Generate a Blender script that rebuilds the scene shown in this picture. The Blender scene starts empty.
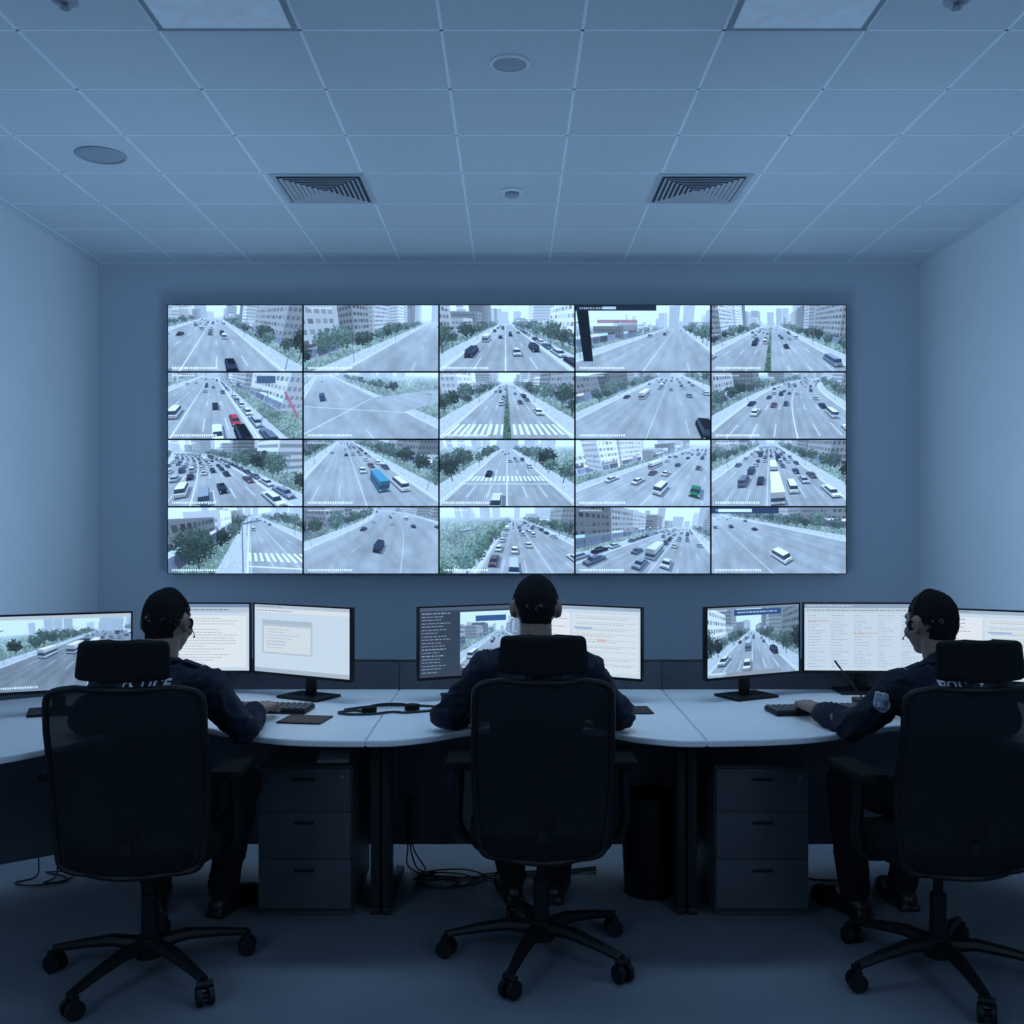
import bpy, bmesh, math, random
import numpy as np
from mathutils import Vector, Matrix, noise
from mathutils.bvhtree import BVHTree

F = 1031.0
sc = bpy.context.scene
sc.view_settings.view_transform = 'Standard'
sc.view_settings.look = 'None'
COL = sc.collection

# ------------------------------------------------------------------ materials
def mat(name, col, rough=0.6, metal=0.0, var=0.08, scale=12.0, bump=0.0, bscale=200.0, emit=None, estr=0.0, spec=0.5, alpha=1.0):
    m = bpy.data.materials.new(name); m.use_nodes = True
    nt = m.node_tree; b = nt.nodes['Principled BSDF']
    b.inputs['Roughness'].default_value = rough
    b.inputs['Metallic'].default_value = metal
    b.inputs['Specular IOR Level'].default_value = spec
    b.inputs['Alpha'].default_value = alpha
    tc = nt.nodes.new('ShaderNodeTexCoord')
    no = nt.nodes.new('ShaderNodeTexNoise'); no.inputs['Scale'].default_value = scale
    no.inputs['Detail'].default_value = 4
    nt.links.new(tc.outputs['Object'], no.inputs['Vector'])
    cr = nt.nodes.new('ShaderNodeValToRGB')
    cr.color_ramp.elements[0].position = 0.3; cr.color_ramp.elements[1].position = 0.7
    cr.color_ramp.elements[0].color = (*[max(0, c*(1-var)) for c in col], 1)
    cr.color_ramp.elements[1].color = (*[min(1, c*(1+var)) for c in col], 1)
    nt.links.new(no.outputs['Fac'], cr.inputs['Fac'])
    nt.links.new(cr.outputs['Color'], b.inputs['Base Color'])
    if bump:
        n2 = nt.nodes.new('ShaderNodeTexNoise'); n2.inputs['Scale'].default_value = bscale
        nt.links.new(tc.outputs['Object'], n2.inputs['Vector'])
        bp = nt.nodes.new('ShaderNodeBump'); bp.inputs['Strength'].default_value = bump
        bp.inputs['Distance'].default_value = 0.01
        nt.links.new(n2.outputs['Fac'], bp.inputs['Height'])
        nt.links.new(bp.outputs['Normal'], b.inputs['Normal'])
    if emit:
        b.inputs['Emission Color'].default_value = (*emit, 1)
        b.inputs['Emission Strength'].default_value = estr
    return m

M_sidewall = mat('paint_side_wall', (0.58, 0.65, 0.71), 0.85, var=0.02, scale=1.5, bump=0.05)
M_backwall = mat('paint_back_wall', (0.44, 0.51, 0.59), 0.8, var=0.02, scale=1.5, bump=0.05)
M_ceil = mat('ceiling_tile', (0.50, 0.58, 0.65), 0.9, var=0.03, scale=60, bump=0.08, bscale=300)
M_grid = mat('ceiling_grid', (0.70, 0.79, 0.87), 0.5, var=0.01)
M_floor = mat('floor_vinyl', (0.17, 0.20, 0.245), 0.5, var=0.06, scale=3)
M_base = mat('baseboard_paint', (0.12, 0.14, 0.18), 0.6)
M_black = mat('black_plastic', (0.006, 0.008, 0.011), 0.5, var=0.1, spec=.3)
M_blackfab = mat('black_fabric', (0.006, 0.007, 0.010), 0.9, var=0.2, scale=80, bump=0.3, bscale=600, spec=.25)
M_meshfab = mat('black_mesh_fabric', (0.011, 0.014, 0.020), 0.85, var=0.25, scale=150, bump=0.3, bscale=500, spec=.25, alpha=.94)
M_bezel = mat('monitor_bezel', (0.010, 0.011, 0.014), 0.4, spec=.3)
M_desk = mat('desk_laminate', (0.80, 0.85, 0.90), 0.4, var=0.02, scale=6)
M_deskleg = mat('desk_leg_metal', (0.014, 0.017, 0.022), 0.5, metal=0.2)
M_modesty = mat('modesty_panel', (0.17, 0.20, 0.24), 0.6)
M_divider = mat('divider_fabric', (0.08, 0.095, 0.12), 0.8, bump=0.2)
M_cab = mat('cabinet_metal', (0.055, 0.065, 0.080), 0.5, metal=0.1)
M_cabd = mat('cabinet_drawer', (0.066, 0.077, 0.095), 0.45, metal=0.1)
M_chrome = mat('metal_handle', (0.30, 0.33, 0.37), 0.35, metal=0.9)
M_uniform = mat('navy_uniform', (0.011, 0.017, 0.034), 0.85, var=0.2, scale=30, bump=0.6, bscale=18, spec=.3)
M_trouser = mat('dark_trousers', (0.007, 0.009, 0.016), 0.85, var=0.2, scale=30, bump=0.5, bscale=15, spec=.25)
M_skin = mat('skin', (0.25, 0.17, 0.135), 0.55, var=0.06, scale=20)
M_hair = mat('black_hair', (0.013, 0.013, 0.017), 0.85, var=0.6, scale=220, bump=1.0, bscale=500, spec=.2)
M_shoe = mat('black_leather', (0.006, 0.006, 0.008), 0.45)
M_letter = mat('white_print', (0.50, 0.55, 0.62), 0.7, var=0.02)
M_patch = mat('patch_thread', (0.50, 0.57, 0.68), 0.7)
M_patchf = mat('patch_cloth', (0.16, 0.21, 0.31), 0.7)
M_white = mat('white_plastic', (0.60, 0.66, 0.72), 0.5, var=0.02)
M_grille = mat('speaker_grille', (0.28, 0.33, 0.40), 0.6, var=0.2, scale=300)
M_vent = mat('vent_slat', (0.70, 0.77, 0.84), 0.5, var=0.02)
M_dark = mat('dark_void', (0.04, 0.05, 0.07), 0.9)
M_lightp = mat('light_diffuser', (0.62, 0.70, 0.78), 0.5, emit=(0.42, 0.66, 1.0), estr=0.06)
M_eye = mat('eye_white', (0.5, 0.5, 0.5), 0.2)
M_paper = mat('paper', (0.5, 0.53, 0.56), 0.8)
M_cable = mat('cable_rubber', (0.016, 0.019, 0.024), 0.6)
M_key = mat('keyboard_keys', (0.06, 0.068, 0.08), 0.5)

# ------------------------------------------------------------------ helpers
def merge(bm, tmp):
    me = bpy.data.meshes.new('tmp'); tmp.to_mesh(me); tmp.free()
    bm.from_mesh(me); bpy.data.meshes.remove(me)

class B:
    def __init__(s): s.bm = bmesh.new()
    def box(s, c, size, bev=0.0, M=None, seg=2, mi=0):
        t = bmesh.new(); bmesh.ops.create_cube(t, size=1)
        bmesh.ops.scale(t, vec=size, verts=t.verts)
        if bev: bmesh.ops.bevel(t, geom=list(t.edges), offset=bev, segments=seg, affect='EDGES', profile=0.6)
        if M is not None: bmesh.ops.transform(t, matrix=M, verts=t.verts)
        bmesh.ops.translate(t, vec=c, verts=t.verts)
        for f in t.faces: f.material_index = mi
        merge(s.bm, t); return s
    def cyl(s, p0, p1, r0, r1=None, seg=20, mi=0):
        r1 = r0 if r1 is None else r1
        p0 = Vector(p0); p1 = Vector(p1); d = p1-p0
        t = bmesh.new()
        bmesh.ops.create_cone(t, cap_ends=True, segments=seg, radius1=r0, radius2=r1, depth=d.length)
        Mx = Matrix.Translation((p0+p1)/2) @ d.to_track_quat('Z', 'Y').to_matrix().to_4x4()
        bmesh.ops.transform(t, matrix=Mx, verts=t.verts)
        for f in t.faces: f.material_index = mi
        merge(s.bm, t); return s
    def sph(s, c, r, M=None, u=18, v=12, mi=0):
        if not hasattr(r, '__len__'): r = (r, r, r)
        t = bmesh.new(); bmesh.ops.create_uvsphere(t, u_segments=u, v_segments=v, radius=1)
        bmesh.ops.scale(t, vec=r, verts=t.verts)
        if M is not None: bmesh.ops.transform(t, matrix=M, verts=t.verts)
        bmesh.ops.translate(t, vec=c, verts=t.verts)
        for f in t.faces: f.material_index = mi
        merge(s.bm, t); return s
    def cap(s, p0, p1, r0, r1=None):
        r1 = r0 if r1 is None else r1
        s.cyl(p0, p1, r0, r1, 18); s.sph(p0, r0); s.sph(p1, r1); return s
    def tube(s, pts, r, seg=10, close=False, mi=0, flat=1.0):
        pts = [Vector(p) for p in pts]; n = len(pts)
        rr = r if hasattr(r, '__len__') else [r]*n
        t = bmesh.new(); rings = []; up = None
        for i, p in enumerate(pts):
            if close: d = pts[(i+1) % n]-pts[i-1]
            else: d = pts[min(i+1, n-1)]-pts[max(i-1, 0)]
            d.normalize()
            if up is None:
                up = Vector((0, 0, 1)) if abs(d.z) < 0.9 else Vector((0, 1, 0))
            up = (up-d*up.dot(d)).normalized(); sd = d.cross(up)
            rings.append([t.verts.new(p+up*math.sin(a)*rr[i]*flat+sd*math.cos(a)*rr[i]) for a in [2*math.pi*k/seg for k in range(seg)]])
        m = n if close else n-1
        for i in range(m):
            a = rings[i]; b = rings[(i+1) % n]
            for k in range(seg):
                t.faces.new((a[k], a[(k+1) % seg], b[(k+1) % seg], b[k]))
        if not close:
            t.faces.new(rings[0][::-1]); t.faces.new(rings[-1])
        for f in t.faces: f.material_index = mi
        bmesh.ops.recalc_face_normals(t, faces=t.faces)
        merge(s.bm, t); return s
    def lathe(s, prof, c=(0, 0, 0), seg=32, mi=0):
        t = bmesh.new(); rings = []
        for (r, z) in prof:
            rings.append([t.verts.new((c[0]+max(r, 1e-4)*math.cos(a), c[1]+max(r, 1e-4)*math.sin(a), c[2]+z)) for a in [2*math.pi*k/seg for k in range(seg)]])
        for a, b in zip(rings, rings[1:]):
            for k in range(seg):
                t.faces.new((a[k], a[(k+1) % seg], b[(k+1) % seg], b[k]))
        t.faces.new(rings[0][::-1]); t.faces.new(rings[-1])
        for f in t.faces: f.material_index = mi
        bmesh.ops.recalc_face_normals(t, faces=t.faces)
        merge(s.bm, t); return s
    def prism(s, poly, z0, z1, bev=0.0, mi=0):
        t = bmesh.new()
        vs = [t.verts.new((x, y, z0)) for x, y in poly]
        f = t.faces.new(vs)
        r = bmesh.ops.extrude_face_region(t, geom=[f])
        bmesh.ops.translate(t, vec=(0, 0, z1-z0), verts=[v for v in r['geom'] if isinstance(v, bmesh.types.BMVert)])
        bmesh.ops.recalc_face_normals(t, faces=t.faces)
        if bev:
            es = [e for e in t.edges if abs(e.verts[0].co.z-e.verts[1].co.z) < 1e-6]
            bmesh.ops.bevel(t, geom=es, offset=bev, segments=2, affect='EDGES')
        for f in t.faces: f.material_index = mi
        merge(s.bm, t); return s
    def grid(s, fn, nu, nv, mi=0):
        t = bmesh.new(); R = []
        for j in range(nv+1):
            R.append([t.verts.new(fn(i/nu, j/nv)) for i in range(nu+1)])
        for j in range(nv):
            for i in range(nu):
                t.faces.new((R[j][i], R[j][i+1], R[j+1][i+1], R[j+1][i])).material_index = mi
        merge(s.bm, t); return s
    def mesh(s, name):
        me = bpy.data.meshes.new(name); s.bm.to_mesh(me); s.bm.free(); return me
    def out(s, name, mats, parent=None, loc=(0, 0, 0), rot=0.0, smooth=True, ang=35, label=None):
        return mobj(name, s.mesh(name), mats, parent, loc, rot, smooth, ang, label)

def mobj(name, me, mats, parent=None, loc=(0, 0, 0), rot=0.0, smooth=True, ang=35, label=None):
    if not isinstance(mats, (list, tuple)): mats = [mats]
    me.materials.clear()
    for m in mats: me.materials.append(m)
    if smooth:
        me.polygons.foreach_set('use_smooth', [True]*len(me.polygons))
        try: me.set_sharp_from_angle(angle=math.radians(ang))
        except Exception: pass
    o = bpy.data.objects.new(name, me); COL.objects.link(o)
    o.location = loc; o.rotation_euler = (0, 0, rot)
    if parent: o.parent = parent
    if label: o['label'] = label
    return o

def root(name, loc, rot, label, cat, group=None):
    e = bpy.data.objects.new(name, None); e.empty_display_size = 0.1
    COL.objects.link(e); e.location = loc; e.rotation_euler = (0, 0, rot)
    e['label'] = label; e['category'] = cat
    if group: e['group'] = group
    return e
def tag(o, label, cat, group=None):
    o['label'] = label; o['category'] = cat
    if group: o['group'] = group
    return o

def displace(me, fn):
    n = len(me.vertices)
    co = np.empty(n*3, np.float32); me.vertices.foreach_get('co', co); co = co.reshape(-1, 3)
    no = np.empty(n*3, np.float32); me.vertex_normals.foreach_get('vector', no); no = no.reshape(-1, 3)
    d = np.array([fn(Vector(c)) for c in co], np.float32)[:, None]
    me.vertices.foreach_set('co', (co+no*d).astype(np.float32).ravel()); me.update()

def remesh(b, voxel, it=3, fac=0.5, fold=0.0, ff=12.0):
    me = b.mesh('rm'); o = bpy.data.objects.new('rm', me); COL.objects.link(o)
    m = o.modifiers.new('r', 'REMESH'); m.mode = 'VOXEL'; m.voxel_size = voxel
    s = o.modifiers.new('s', 'SMOOTH'); s.iterations = it; s.factor = fac
    bpy.context.view_layer.update()
    dg = bpy.context.evaluated_depsgraph_get()
    r = bpy.data.meshes.new_from_object(o.evaluated_get(dg))
    bpy.data.objects.remove(o); bpy.data.meshes.remove(me)
    if fold:
        def fn(c):
            w = noise.noise(Vector((c.x*ff, c.y*ff, c.z*ff*1.6+3*noise.noise(c*6))))
            return fold*(.5-1.8*abs(w)**.6)
        displace(r, fn)
    return r

def catmull(pts, n=8):
    out = []
    P = [pts[0]]+list(pts)+[pts[-1]]
    for i in range(1, len(P)-2):
        p0, p1, p2, p3 = [np.array(q, float) for q in P[i-1:i+3]]
        for k in range(n):
            t = k/n
            out.append(tuple(0.5*((2*p1)+(-p0+p2)*t+(2*p0-5*p1+4*p2-p3)*t*t+(-p0+3*p1-3*p2+p3)*t**3)))
    out.append(tuple(pts[-1]))
    return out

# ------------------------------------------------------------------ room
XL, XR, YB, YF, ZC = -3.34, 3.29, 8.31, -2.6, 3.58
def struct(o): o['kind'] = 'structure'; return o
struct(B().box(((XL+XR)/2, (YB+YF)/2, -0.05), (XR-XL+.4, YB-YF+.4, 0.1)).out('floor', M_floor))
struct(B().box(((XL+XR)/2, (YB+YF)/2, ZC+0.05), (XR-XL+.4, YB-YF+.4, 0.1)).out('ceiling', M_ceil))
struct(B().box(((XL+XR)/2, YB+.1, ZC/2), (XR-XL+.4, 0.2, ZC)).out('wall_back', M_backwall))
struct(B().box(((XL+XR)/2, YF-.1, ZC/2), (XR-XL+.4, 0.2, ZC)).out('wall_front', M_modesty))
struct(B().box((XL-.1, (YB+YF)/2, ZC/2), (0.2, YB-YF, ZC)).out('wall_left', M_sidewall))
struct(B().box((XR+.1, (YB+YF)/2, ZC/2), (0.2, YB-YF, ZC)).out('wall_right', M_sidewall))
struct(B().box(((XL+XR)/2, YB-.008, .05), (XR-XL-.04, 0.016, .1), .003).out('baseboard_back', M_base))
struct(B().box((XL+.008, (YB+YF)/2, .05), (0.016, YB-YF, .1), .003).out('baseboard_left', M_base))
struct(B().box((XR-.008, (YB+YF)/2, .05), (0.016, YB-YF, .1), .003).out('baseboard_right', M_base))
g = B(); GZ = ZC-.0005
x = -3.3
while x < 3.28:
    g.box((x, (YB+YF)/2, GZ), (.014, YB-YF-.02, .002)); x += .6
y = 4.376-.6*11
while y < YB:
    g.box(((XL+XR)/2, y, GZ), (XR-XL-.02, .014, .002)); y += .6
struct(g.out('trim_1', M_grid))
t = B()
t.box(((XL+XR)/2, YB-.012, ZC-.012), (XR-XL-.02, .024, .024)).box((XL+.012, (YB+YF)/2, ZC-.012), (.024, YB-YF-.02, .024)).box((XR-.012, (YB+YF)/2, ZC-.012), (.024, YB-YF-.02, .024))
struct(t.out('trim_2', M_ceil))

# ceiling fittings
def square_ring(b, a0, z0, a1, z1):
    t = bmesh.new()
    A = [t.verts.new((sx*a0, sy*a0, z0)) for sx, sy in ((-1, -1), (1, -1), (1, 1), (-1, 1))]
    Bv = [t.verts.new((sx*a1, sy*a1, z1)) for sx, sy in ((-1, -1), (1, -1), (1, 1), (-1, 1))]
    for k in range(4): t.faces.new((A[k], A[(k+1) % 4], Bv[(k+1) % 4], Bv[k]))
    r = bmesh.ops.solidify(t, geom=list(t.faces), thickness=.002)
    merge(b.bm, t)
for cx, cy in ((-1.175, 6.476), (1.165, 6.476)):
    r = root('air_vent', (cx, cy, ZC), 0, 'square white louvred air diffuser set in the ceiling grid', 'air vent', 'ceiling air diffusers')
    b = B(); square_ring(b, .29, -.006, .257, -.008); square_ring(b, .257, -.008, .253, -.002)
    b.out('frame', M_vent, r, smooth=False)
    B().box((0, 0, -.004), (.51, .51, .004)).out('duct_shade_plate', M_dark, r)  # dark plate stands in for the shade inside the duct opening
    b = B()
    for k in range(8):
        a = .240-.029*k
        square_ring(b, a, -.017, a-.018, -.007)
    b.out('louvre', M_vent, r, smooth=False)
for cx in (-1.2, 1.2):
    r = root('ceiling_light', (cx, 4.076, ZC), 0, 'square flat light panel recessed in ceiling, dimmed', 'ceiling light', 'recessed ceiling light panels')
    b = B(); square_ring(b, .295, -.008, .27, -.010); b.out('frame', M_ceil, r, smooth=False)
    B().box((0, 0, -.006), (.54, .54, .004)).out('diffuser', M_lightp, r)
for cx, cy, rad, mm in ((-2.34, 5.87, .14, M_grille), (-0.01, 4.69, .09, M_white)):
    r = root('ceiling_speaker', (cx, cy, ZC), 0, 'round ceiling speaker with perforated grille' if mm is M_grille else 'small round white ceiling speaker with raised rim', 'ceiling speaker')
    B().lathe([(rad, 0), (rad, -.008), (rad*.92, -.014), (rad*.86, -.010), (rad*.86, 0)]).out('rim', M_vent if mm is M_white else M_grille, r)
    B().lathe([(rad*.86, -.006), (rad*.5, -.011), (0, -.013)]).out('grille', M_grille, r)
r = root('smoke_detector', (0, 6.5, ZC), 0, 'small round white smoke detector on the ceiling', 'smoke detector')
B().lathe([(.065, 0), (.065, -.012), (.055, -.02), (.05, -.02)]).out('mounting_base', M_vent, r)
B().lathe([(.045, -.018), (.045, -.035), (.035, -.045), (0, -.048)]).out('sensor_head', M_grille, r)
for cx in (-1.79, 1.78):
    r = root('fire_sprinkler', (cx, 4.13, ZC), 0, 'small round sprinkler head on the ceiling', 'sprinkler', 'ceiling sprinklers')
    B().lathe([(.05, 0), (.05, -.006), (.035, -.012)]).out('escutcheon', M_grille, r)
    B().cyl((0, 0, -.01), (0, 0, -.03), .01).cyl((0, 0, -.03), (0, 0, -.033), .02).out('nozzle', M_chrome, r)

# ------------------------------------------------------------------ painted screen pictures
def vnoise(rng, H, W, cell):
    gh, gw = int(H/cell)+3, int(W/cell)+3
    g = rng.random((gh, gw))
    y = np.arange(H)/cell; x = np.arange(W)/cell
    yi = y.astype(int); xi = x.astype(int); fy = (y-yi)[:, None]; fx = (x-xi)[None, :]
    return (g[yi][:, xi]*(1-fy)*(1-fx)+g[yi+1][:, xi]*fy*(1-fx)+g[yi][:, xi+1]*(1-fy)*fx+g[yi+1][:, xi+1]*fy*fx)
def ppoly(img, pts, col, a=1.0):
    H, W = img.shape[:2]
    xs = [p[0] for p in pts]; ys = [p[1] for p in pts]
    x0 = max(0, int(min(xs))); x1 = min(W, int(max(xs))+2)
    y0 = max(0, int(min(ys))); y1 = min(H, int(max(ys))+2)
    if x0 >= x1 or y0 >= y1: return
    X = np.arange(x0, x1)[None, :]+.5; Y = np.arange(y0, y1)[:, None]+.5
    m = np.zeros((y1-y0, x1-x0), bool); n = len(pts); j = n-1
    for i in range(n):
        xi, yi = pts[i]; xj, yj = pts[j]
        if yi != yj:
            m ^= ((yi > Y) != (yj > Y)) & (X < (xj-xi)*(Y-yi)/(yj-yi)+xi)
        j = i
    sub = img[y0:y1, x0:x1]
    sub[m] = sub[m]*(1-a)+np.asarray(col)*a
def poly(img, pts, col, a=1.0):
    H, W = img.shape[:2]
    ppoly(img, [(p[0]*W, p[1]*H) for p in pts], col, a)
def rect(img, x0, y0, x1, y1, col, a=1.0):
    H, W = img.shape[:2]
    X0, X1 = max(0, int(round(x0*W))), min(W, max(int(round(x1*W)), int(round(x0*W))+1))
    Y0, Y1 = max(0, int(round(y0*H))), min(H, max(int(round(y1*H)), int(round(y0*H))+1))
    if X0 < X1 and Y0 < Y1: img[Y0:Y1, X0:X1] = img[Y0:Y1, X0:X1]*(1-a)+np.array(col)*a
SKY = np.array([.84, .89, .95])
CARC = [(.93, .95, .98), (.92, .94, .97), (.88, .91, .95), (.13, .15, .20), (.20, .23, .30), (.42, .47, .55), (.72, .77, .84), (.24, .31, .45), (.97, .98, 1.0), (.56, .62, .70), (.82, .86, .91), (.45, .38, .42)]

def street(seed, W=320, H=160, S=2, yaw=0, pitch=16, roll=0, cx=0, h=9, f=.62, hw=11, lanes=6, curve=0.0,
           dens=.5, dl=None, dr=None, med=None, xw=(), cross=None, left='t', right='t', bh=(10, 40), park='', near=7,
           cars=(), extra=None, crossdens=.3, setback=6, tone=0.0, mark=.8):
    """Ray-cast street plane with projected boxes, trees and facades, from a raised traffic camera."""
    rng = np.random.default_rng(seed)
    w, hh_ = W*S, H*S
    ps, th, ro = math.radians(yaw), math.radians(pitch), math.radians(roll)
    fw = np.array([math.sin(ps)*math.cos(th), math.cos(ps)*math.cos(th), -math.sin(th)])
    rt = np.array([math.cos(ps), -math.sin(ps), 0.0]); up = np.cross(rt, fw)
    rt, up = rt*math.cos(ro)+up*math.sin(ro), up*math.cos(ro)-rt*math.sin(ro)
    C = np.array([cx, 0.0, h]); fp = f*w
    px = (np.arange(w)+.5-w/2)/fp; py = (np.arange(hh_)+.5-hh_/2)/fp
    D = fw[None, None, :]+rt[None, None, :]*px[None, :, None]-up[None, None, :]*py[:, None, None]
    dz = D[..., 2]; gm = dz < -.004
    tt = np.where(gm, -h/np.where(gm, dz, -1), 1e4)
    gx = C[0]+D[..., 0]*tt; gy = D[..., 1]*tt
    dist = np.sqrt((gx-cx)**2+gy**2)
    xr = gx-curve*gy*gy*.001
    nz = .5*vnoise(rng, hh_, w, 6)+.5*vnoise(rng, hh_, w, 2.4)
    n2 = .6*vnoise(rng, hh_, w, 70)+.4*vnoise(rng, hh_, w, 26)
    img = np.empty((hh_, w, 3)); img[:] = SKY
    lum = .64+tone+.16*(n2-.5)+.04*(nz-.5)
    lw = 2*hw/lanes
    ph_ = ((xr+hw)/lw) % 1.0
    lum = lum-.03*np.exp(-((ph_-.28)/.10)**2)-.03*np.exp(-((ph_-.72)/.10)**2)
    onroad = np.abs(xr) < hw
    if cross is not None:
        inx = np.abs(gy-cross) < 11
        onroad = onroad | inx
    out = ~onroad
    ax = np.abs(xr)
    lum = np.where(out, .76+.16*(nz-.5), lum)
    lum = np.where(out & (ax < hw+.5), .88, lum)
    lum = np.where(out & (ax > hw+6), .46+.5*(nz-.4)+.3*(n2-.5), lum)
    fade = np.clip(1.25-dist/110, 0, 1)
    wl = .12+dist*.002
    for k in range(lanes+1):
        xl = -hw+k*lw
        solid = k in (0, lanes) or k == lanes//2
        xo = xl+(.35 if k == 0 else (-.35 if k == lanes else 0))
        on = (np.abs(xr-xo) < wl)
        if not solid: on &= ((gy % 14) < 5)
        if cross is not None: on &= np.abs(gy-cross) > 14
        on &= gm & onroad
        lum = np.where(on, lum+(.94-lum)*fade*(mark if solid else mark*.75), lum)
    for yc in xw:
        on = (gy > yc) & (gy < yc+4) & (ax < hw) & ((xr % 1.3) < .65)
        lum = np.where(on, .93, lum)
        on = (gy > yc-2.2) & (gy < yc-1.8) & (ax < hw)
        lum = np.where(on, .90, lum)
    if cross is not None:
        for sg in (-1, 1):
            q = np.abs((gx-sg*(gy-cross)*1.5)) < .25+dist*.002
            lum = np.where(q & (np.abs(gy-cross) < 14), .9, lum)
    col = np.stack([lum*.95, lum*.99, lum*1.045], -1)
    green = (out & (ax > hw+6))
    col[green] = np.stack([lum*.88, lum*1.02, lum*.97], -1)[green]
    if med is not None:
        m = gm & (np.abs(xr) < .8)
        if cross is not None: m &= (np.abs(gy-cross) > 10)
        sh = .40*(.3+1.2*nz); col[m] = np.stack([sh*.85, sh*1.06, sh*.95], -1)[m]
    hz = (1-np.exp(-dist/330))[..., None]
    col = col*(1-hz)+SKY*hz
    img[gm] = col[gm]
    def pr(p):
        v = p-C; z = v@fw
        if z < .8: return None
        return (w/2+fp*(v@rt)/z, hh_/2-fp*(v@up)/z)
    def haze(c, d):
        a = 1-math.exp(-d/380); return np.asarray(c)*(1-a)+SKY*a
    def quad(P, c, d, a=1.0):
        q = [pr(np.array(p, float)) for p in P]
        if any(v is None for v in q): return
        ppoly(img, q, np.clip(haze(c, d), 0, 1), a)
    items = []
    def rx(y): return curve*y*y*.001
    def hd(y): return math.atan(2*curve*y*.001)
    def box(x, y, a, l, wd, z0, z1, cs, ctop, d, tl=0, tw=0, shift=0):
        ca, sa = math.cos(a), math.sin(a)
        def T(u, v, z): return (x+u*ca+v*sa, y-u*sa+v*ca, z)
        bt = [T(-wd/2, -l/2, z0), T(wd/2, -l/2, z0), T(wd/2, l/2, z0), T(-wd/2, l/2, z0)]
        tp = [T(-wd/2+tw, -l/2+tl+shift, z1), T(wd/2-tw, -l/2+tl+shift, z1), T(wd/2-tw, l/2-tl+shift, z1), T(-wd/2+tw, l/2-tl+shift, z1)]
        for i in range(4):
            j = (i+1) % 4
            mx, my = (bt[i][0]+bt[j][0])/2-x, (bt[i][1]+bt[j][1])/2-y
            if mx*(C[0]-(x+mx))+my*(C[1]-(y+my)) <= 0: continue
            sh = .72 if i in (1, 3) else .58
            quad([bt[i], bt[j], tp[j], tp[i]], np.asarray(cs)*sh, d)
        quad(tp, ctop, d)
    def draw_car(x, y, a, c, kind, d):
        c = np.asarray(c)
        l, wd, z1, z2 = {'c': (4.5, 1.85, .85, 1.42), 'v': (5.0, 1.95, 1.1, 2.0), 'b': (11, 2.6, .9, 3.1), 't': (7, 2.3, 1.0, 2.9)}[kind]
        ca, sa = math.cos(a), math.sin(a)
        def T(u, v, z=0.02): return (x+u*ca+v*sa, y-u*sa+v*ca, z)
        quad([T(-wd/2-.1, -l/2-.2), T(wd/2+.7, -l/2-.2), T(wd/2+.7, l/2+.2), T(-wd/2-.1, l/2+.2)], (.30, .34, .42), d, .65)
        box(x, y, a, l, wd, .12, .40, (.16, .18, .22), (.2, .2, .2), d)
        box(x, y, a, l, wd, .35, z1, c, c, d)
        g = np.array((.20, .24, .31))
        if kind == 'c': box(x, y, a, l*.62, wd*.94, z1, z2, g/.62, c*.98, d, .55, .14, 0)
        elif kind == 'v': box(x, y, a, l*.86, wd*.98, z1, z2, g/.62, c, d, .25, .08, 0)
        else:
            box(x, y, a, l*.99, wd, z1, z1+.9, g/.6, c, d); box(x, y, a, l*.99, wd, z1+.9, z2, c, c, d)
        if d < 45:
            for sgn in (-1, 1):
                rear = -l/2 if C[1] < y else l/2
                quad([T(sgn*wd*.42-.14, rear, .6), T(sgn*wd*.42+.14, rear, .6), T(sgn*wd*.42+.14, rear, .8), T(sgn*wd*.42-.14, rear, .8)], (.75, .45, .5) if x < 0 else (.95, .95, .98), d)
    def add_car(x, y, a, c, kind='c'):
        d = math.hypot(x-cx, y); items.append((d, 'car', (x, y, a, c, kind)))
    taken = []
    for (lane_x, y, c, kind) in cars:
        add_car(lane_x+rx(y), y, hd(y), c, kind); taken.append((lane_x, y))
    for k in range(lanes):
        xl = -hw+(k+.5)*lw
        dn = dens
        if k < lanes/2 and dl is not None: dn = dl
        if k >= lanes/2 and dr is not None: dn = dr
        y = near+rng.uniform(0, 10)
        while y < 170:
            if rng.random() < dn and not (cross is not None and abs(y-cross) < 9 and rng.random() < .6):
                if not any(abs(xl-t_[0]) < lw*.8 and abs(y-t_[1]) < 9 for t_ in taken):
                    kd = str(rng.choice(['c', 'v', 't', 'b'], p=[.76, .18, .03, .03]))
                    add_car(xl+rng.uniform(-.4, .4)+rx(y), y, hd(y)+rng.uniform(-.03, .03), CARC[rng.integers(0, len(CARC))], kd)
                    if kd in 'bt': y += 6
            y += rng.uniform(6.5, 11)
    for sd, ch in ((-1, 'l'), (1, 'r')):
        if ch in park:
            y = near+3
            while y < 120:
                if rng.random() < .85: add_car(sd*(hw+2.0)+rx(y), y, hd(y), CARC[rng.integers(0, len(CARC))], 'c')
                y += 5.8
    if cross is not None:
        for yy in (cross-6.5, cross-2.5, cross+2.5, cross+6.5):
            x = -60+rng.uniform(0, 10)
            while x < 60:
                if rng.random() < crossdens: add_car(x, yy, math.pi/2, CARC[rng.integers(0, len(CARC))], 'c')
                x += rng.uniform(7, 14)
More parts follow.
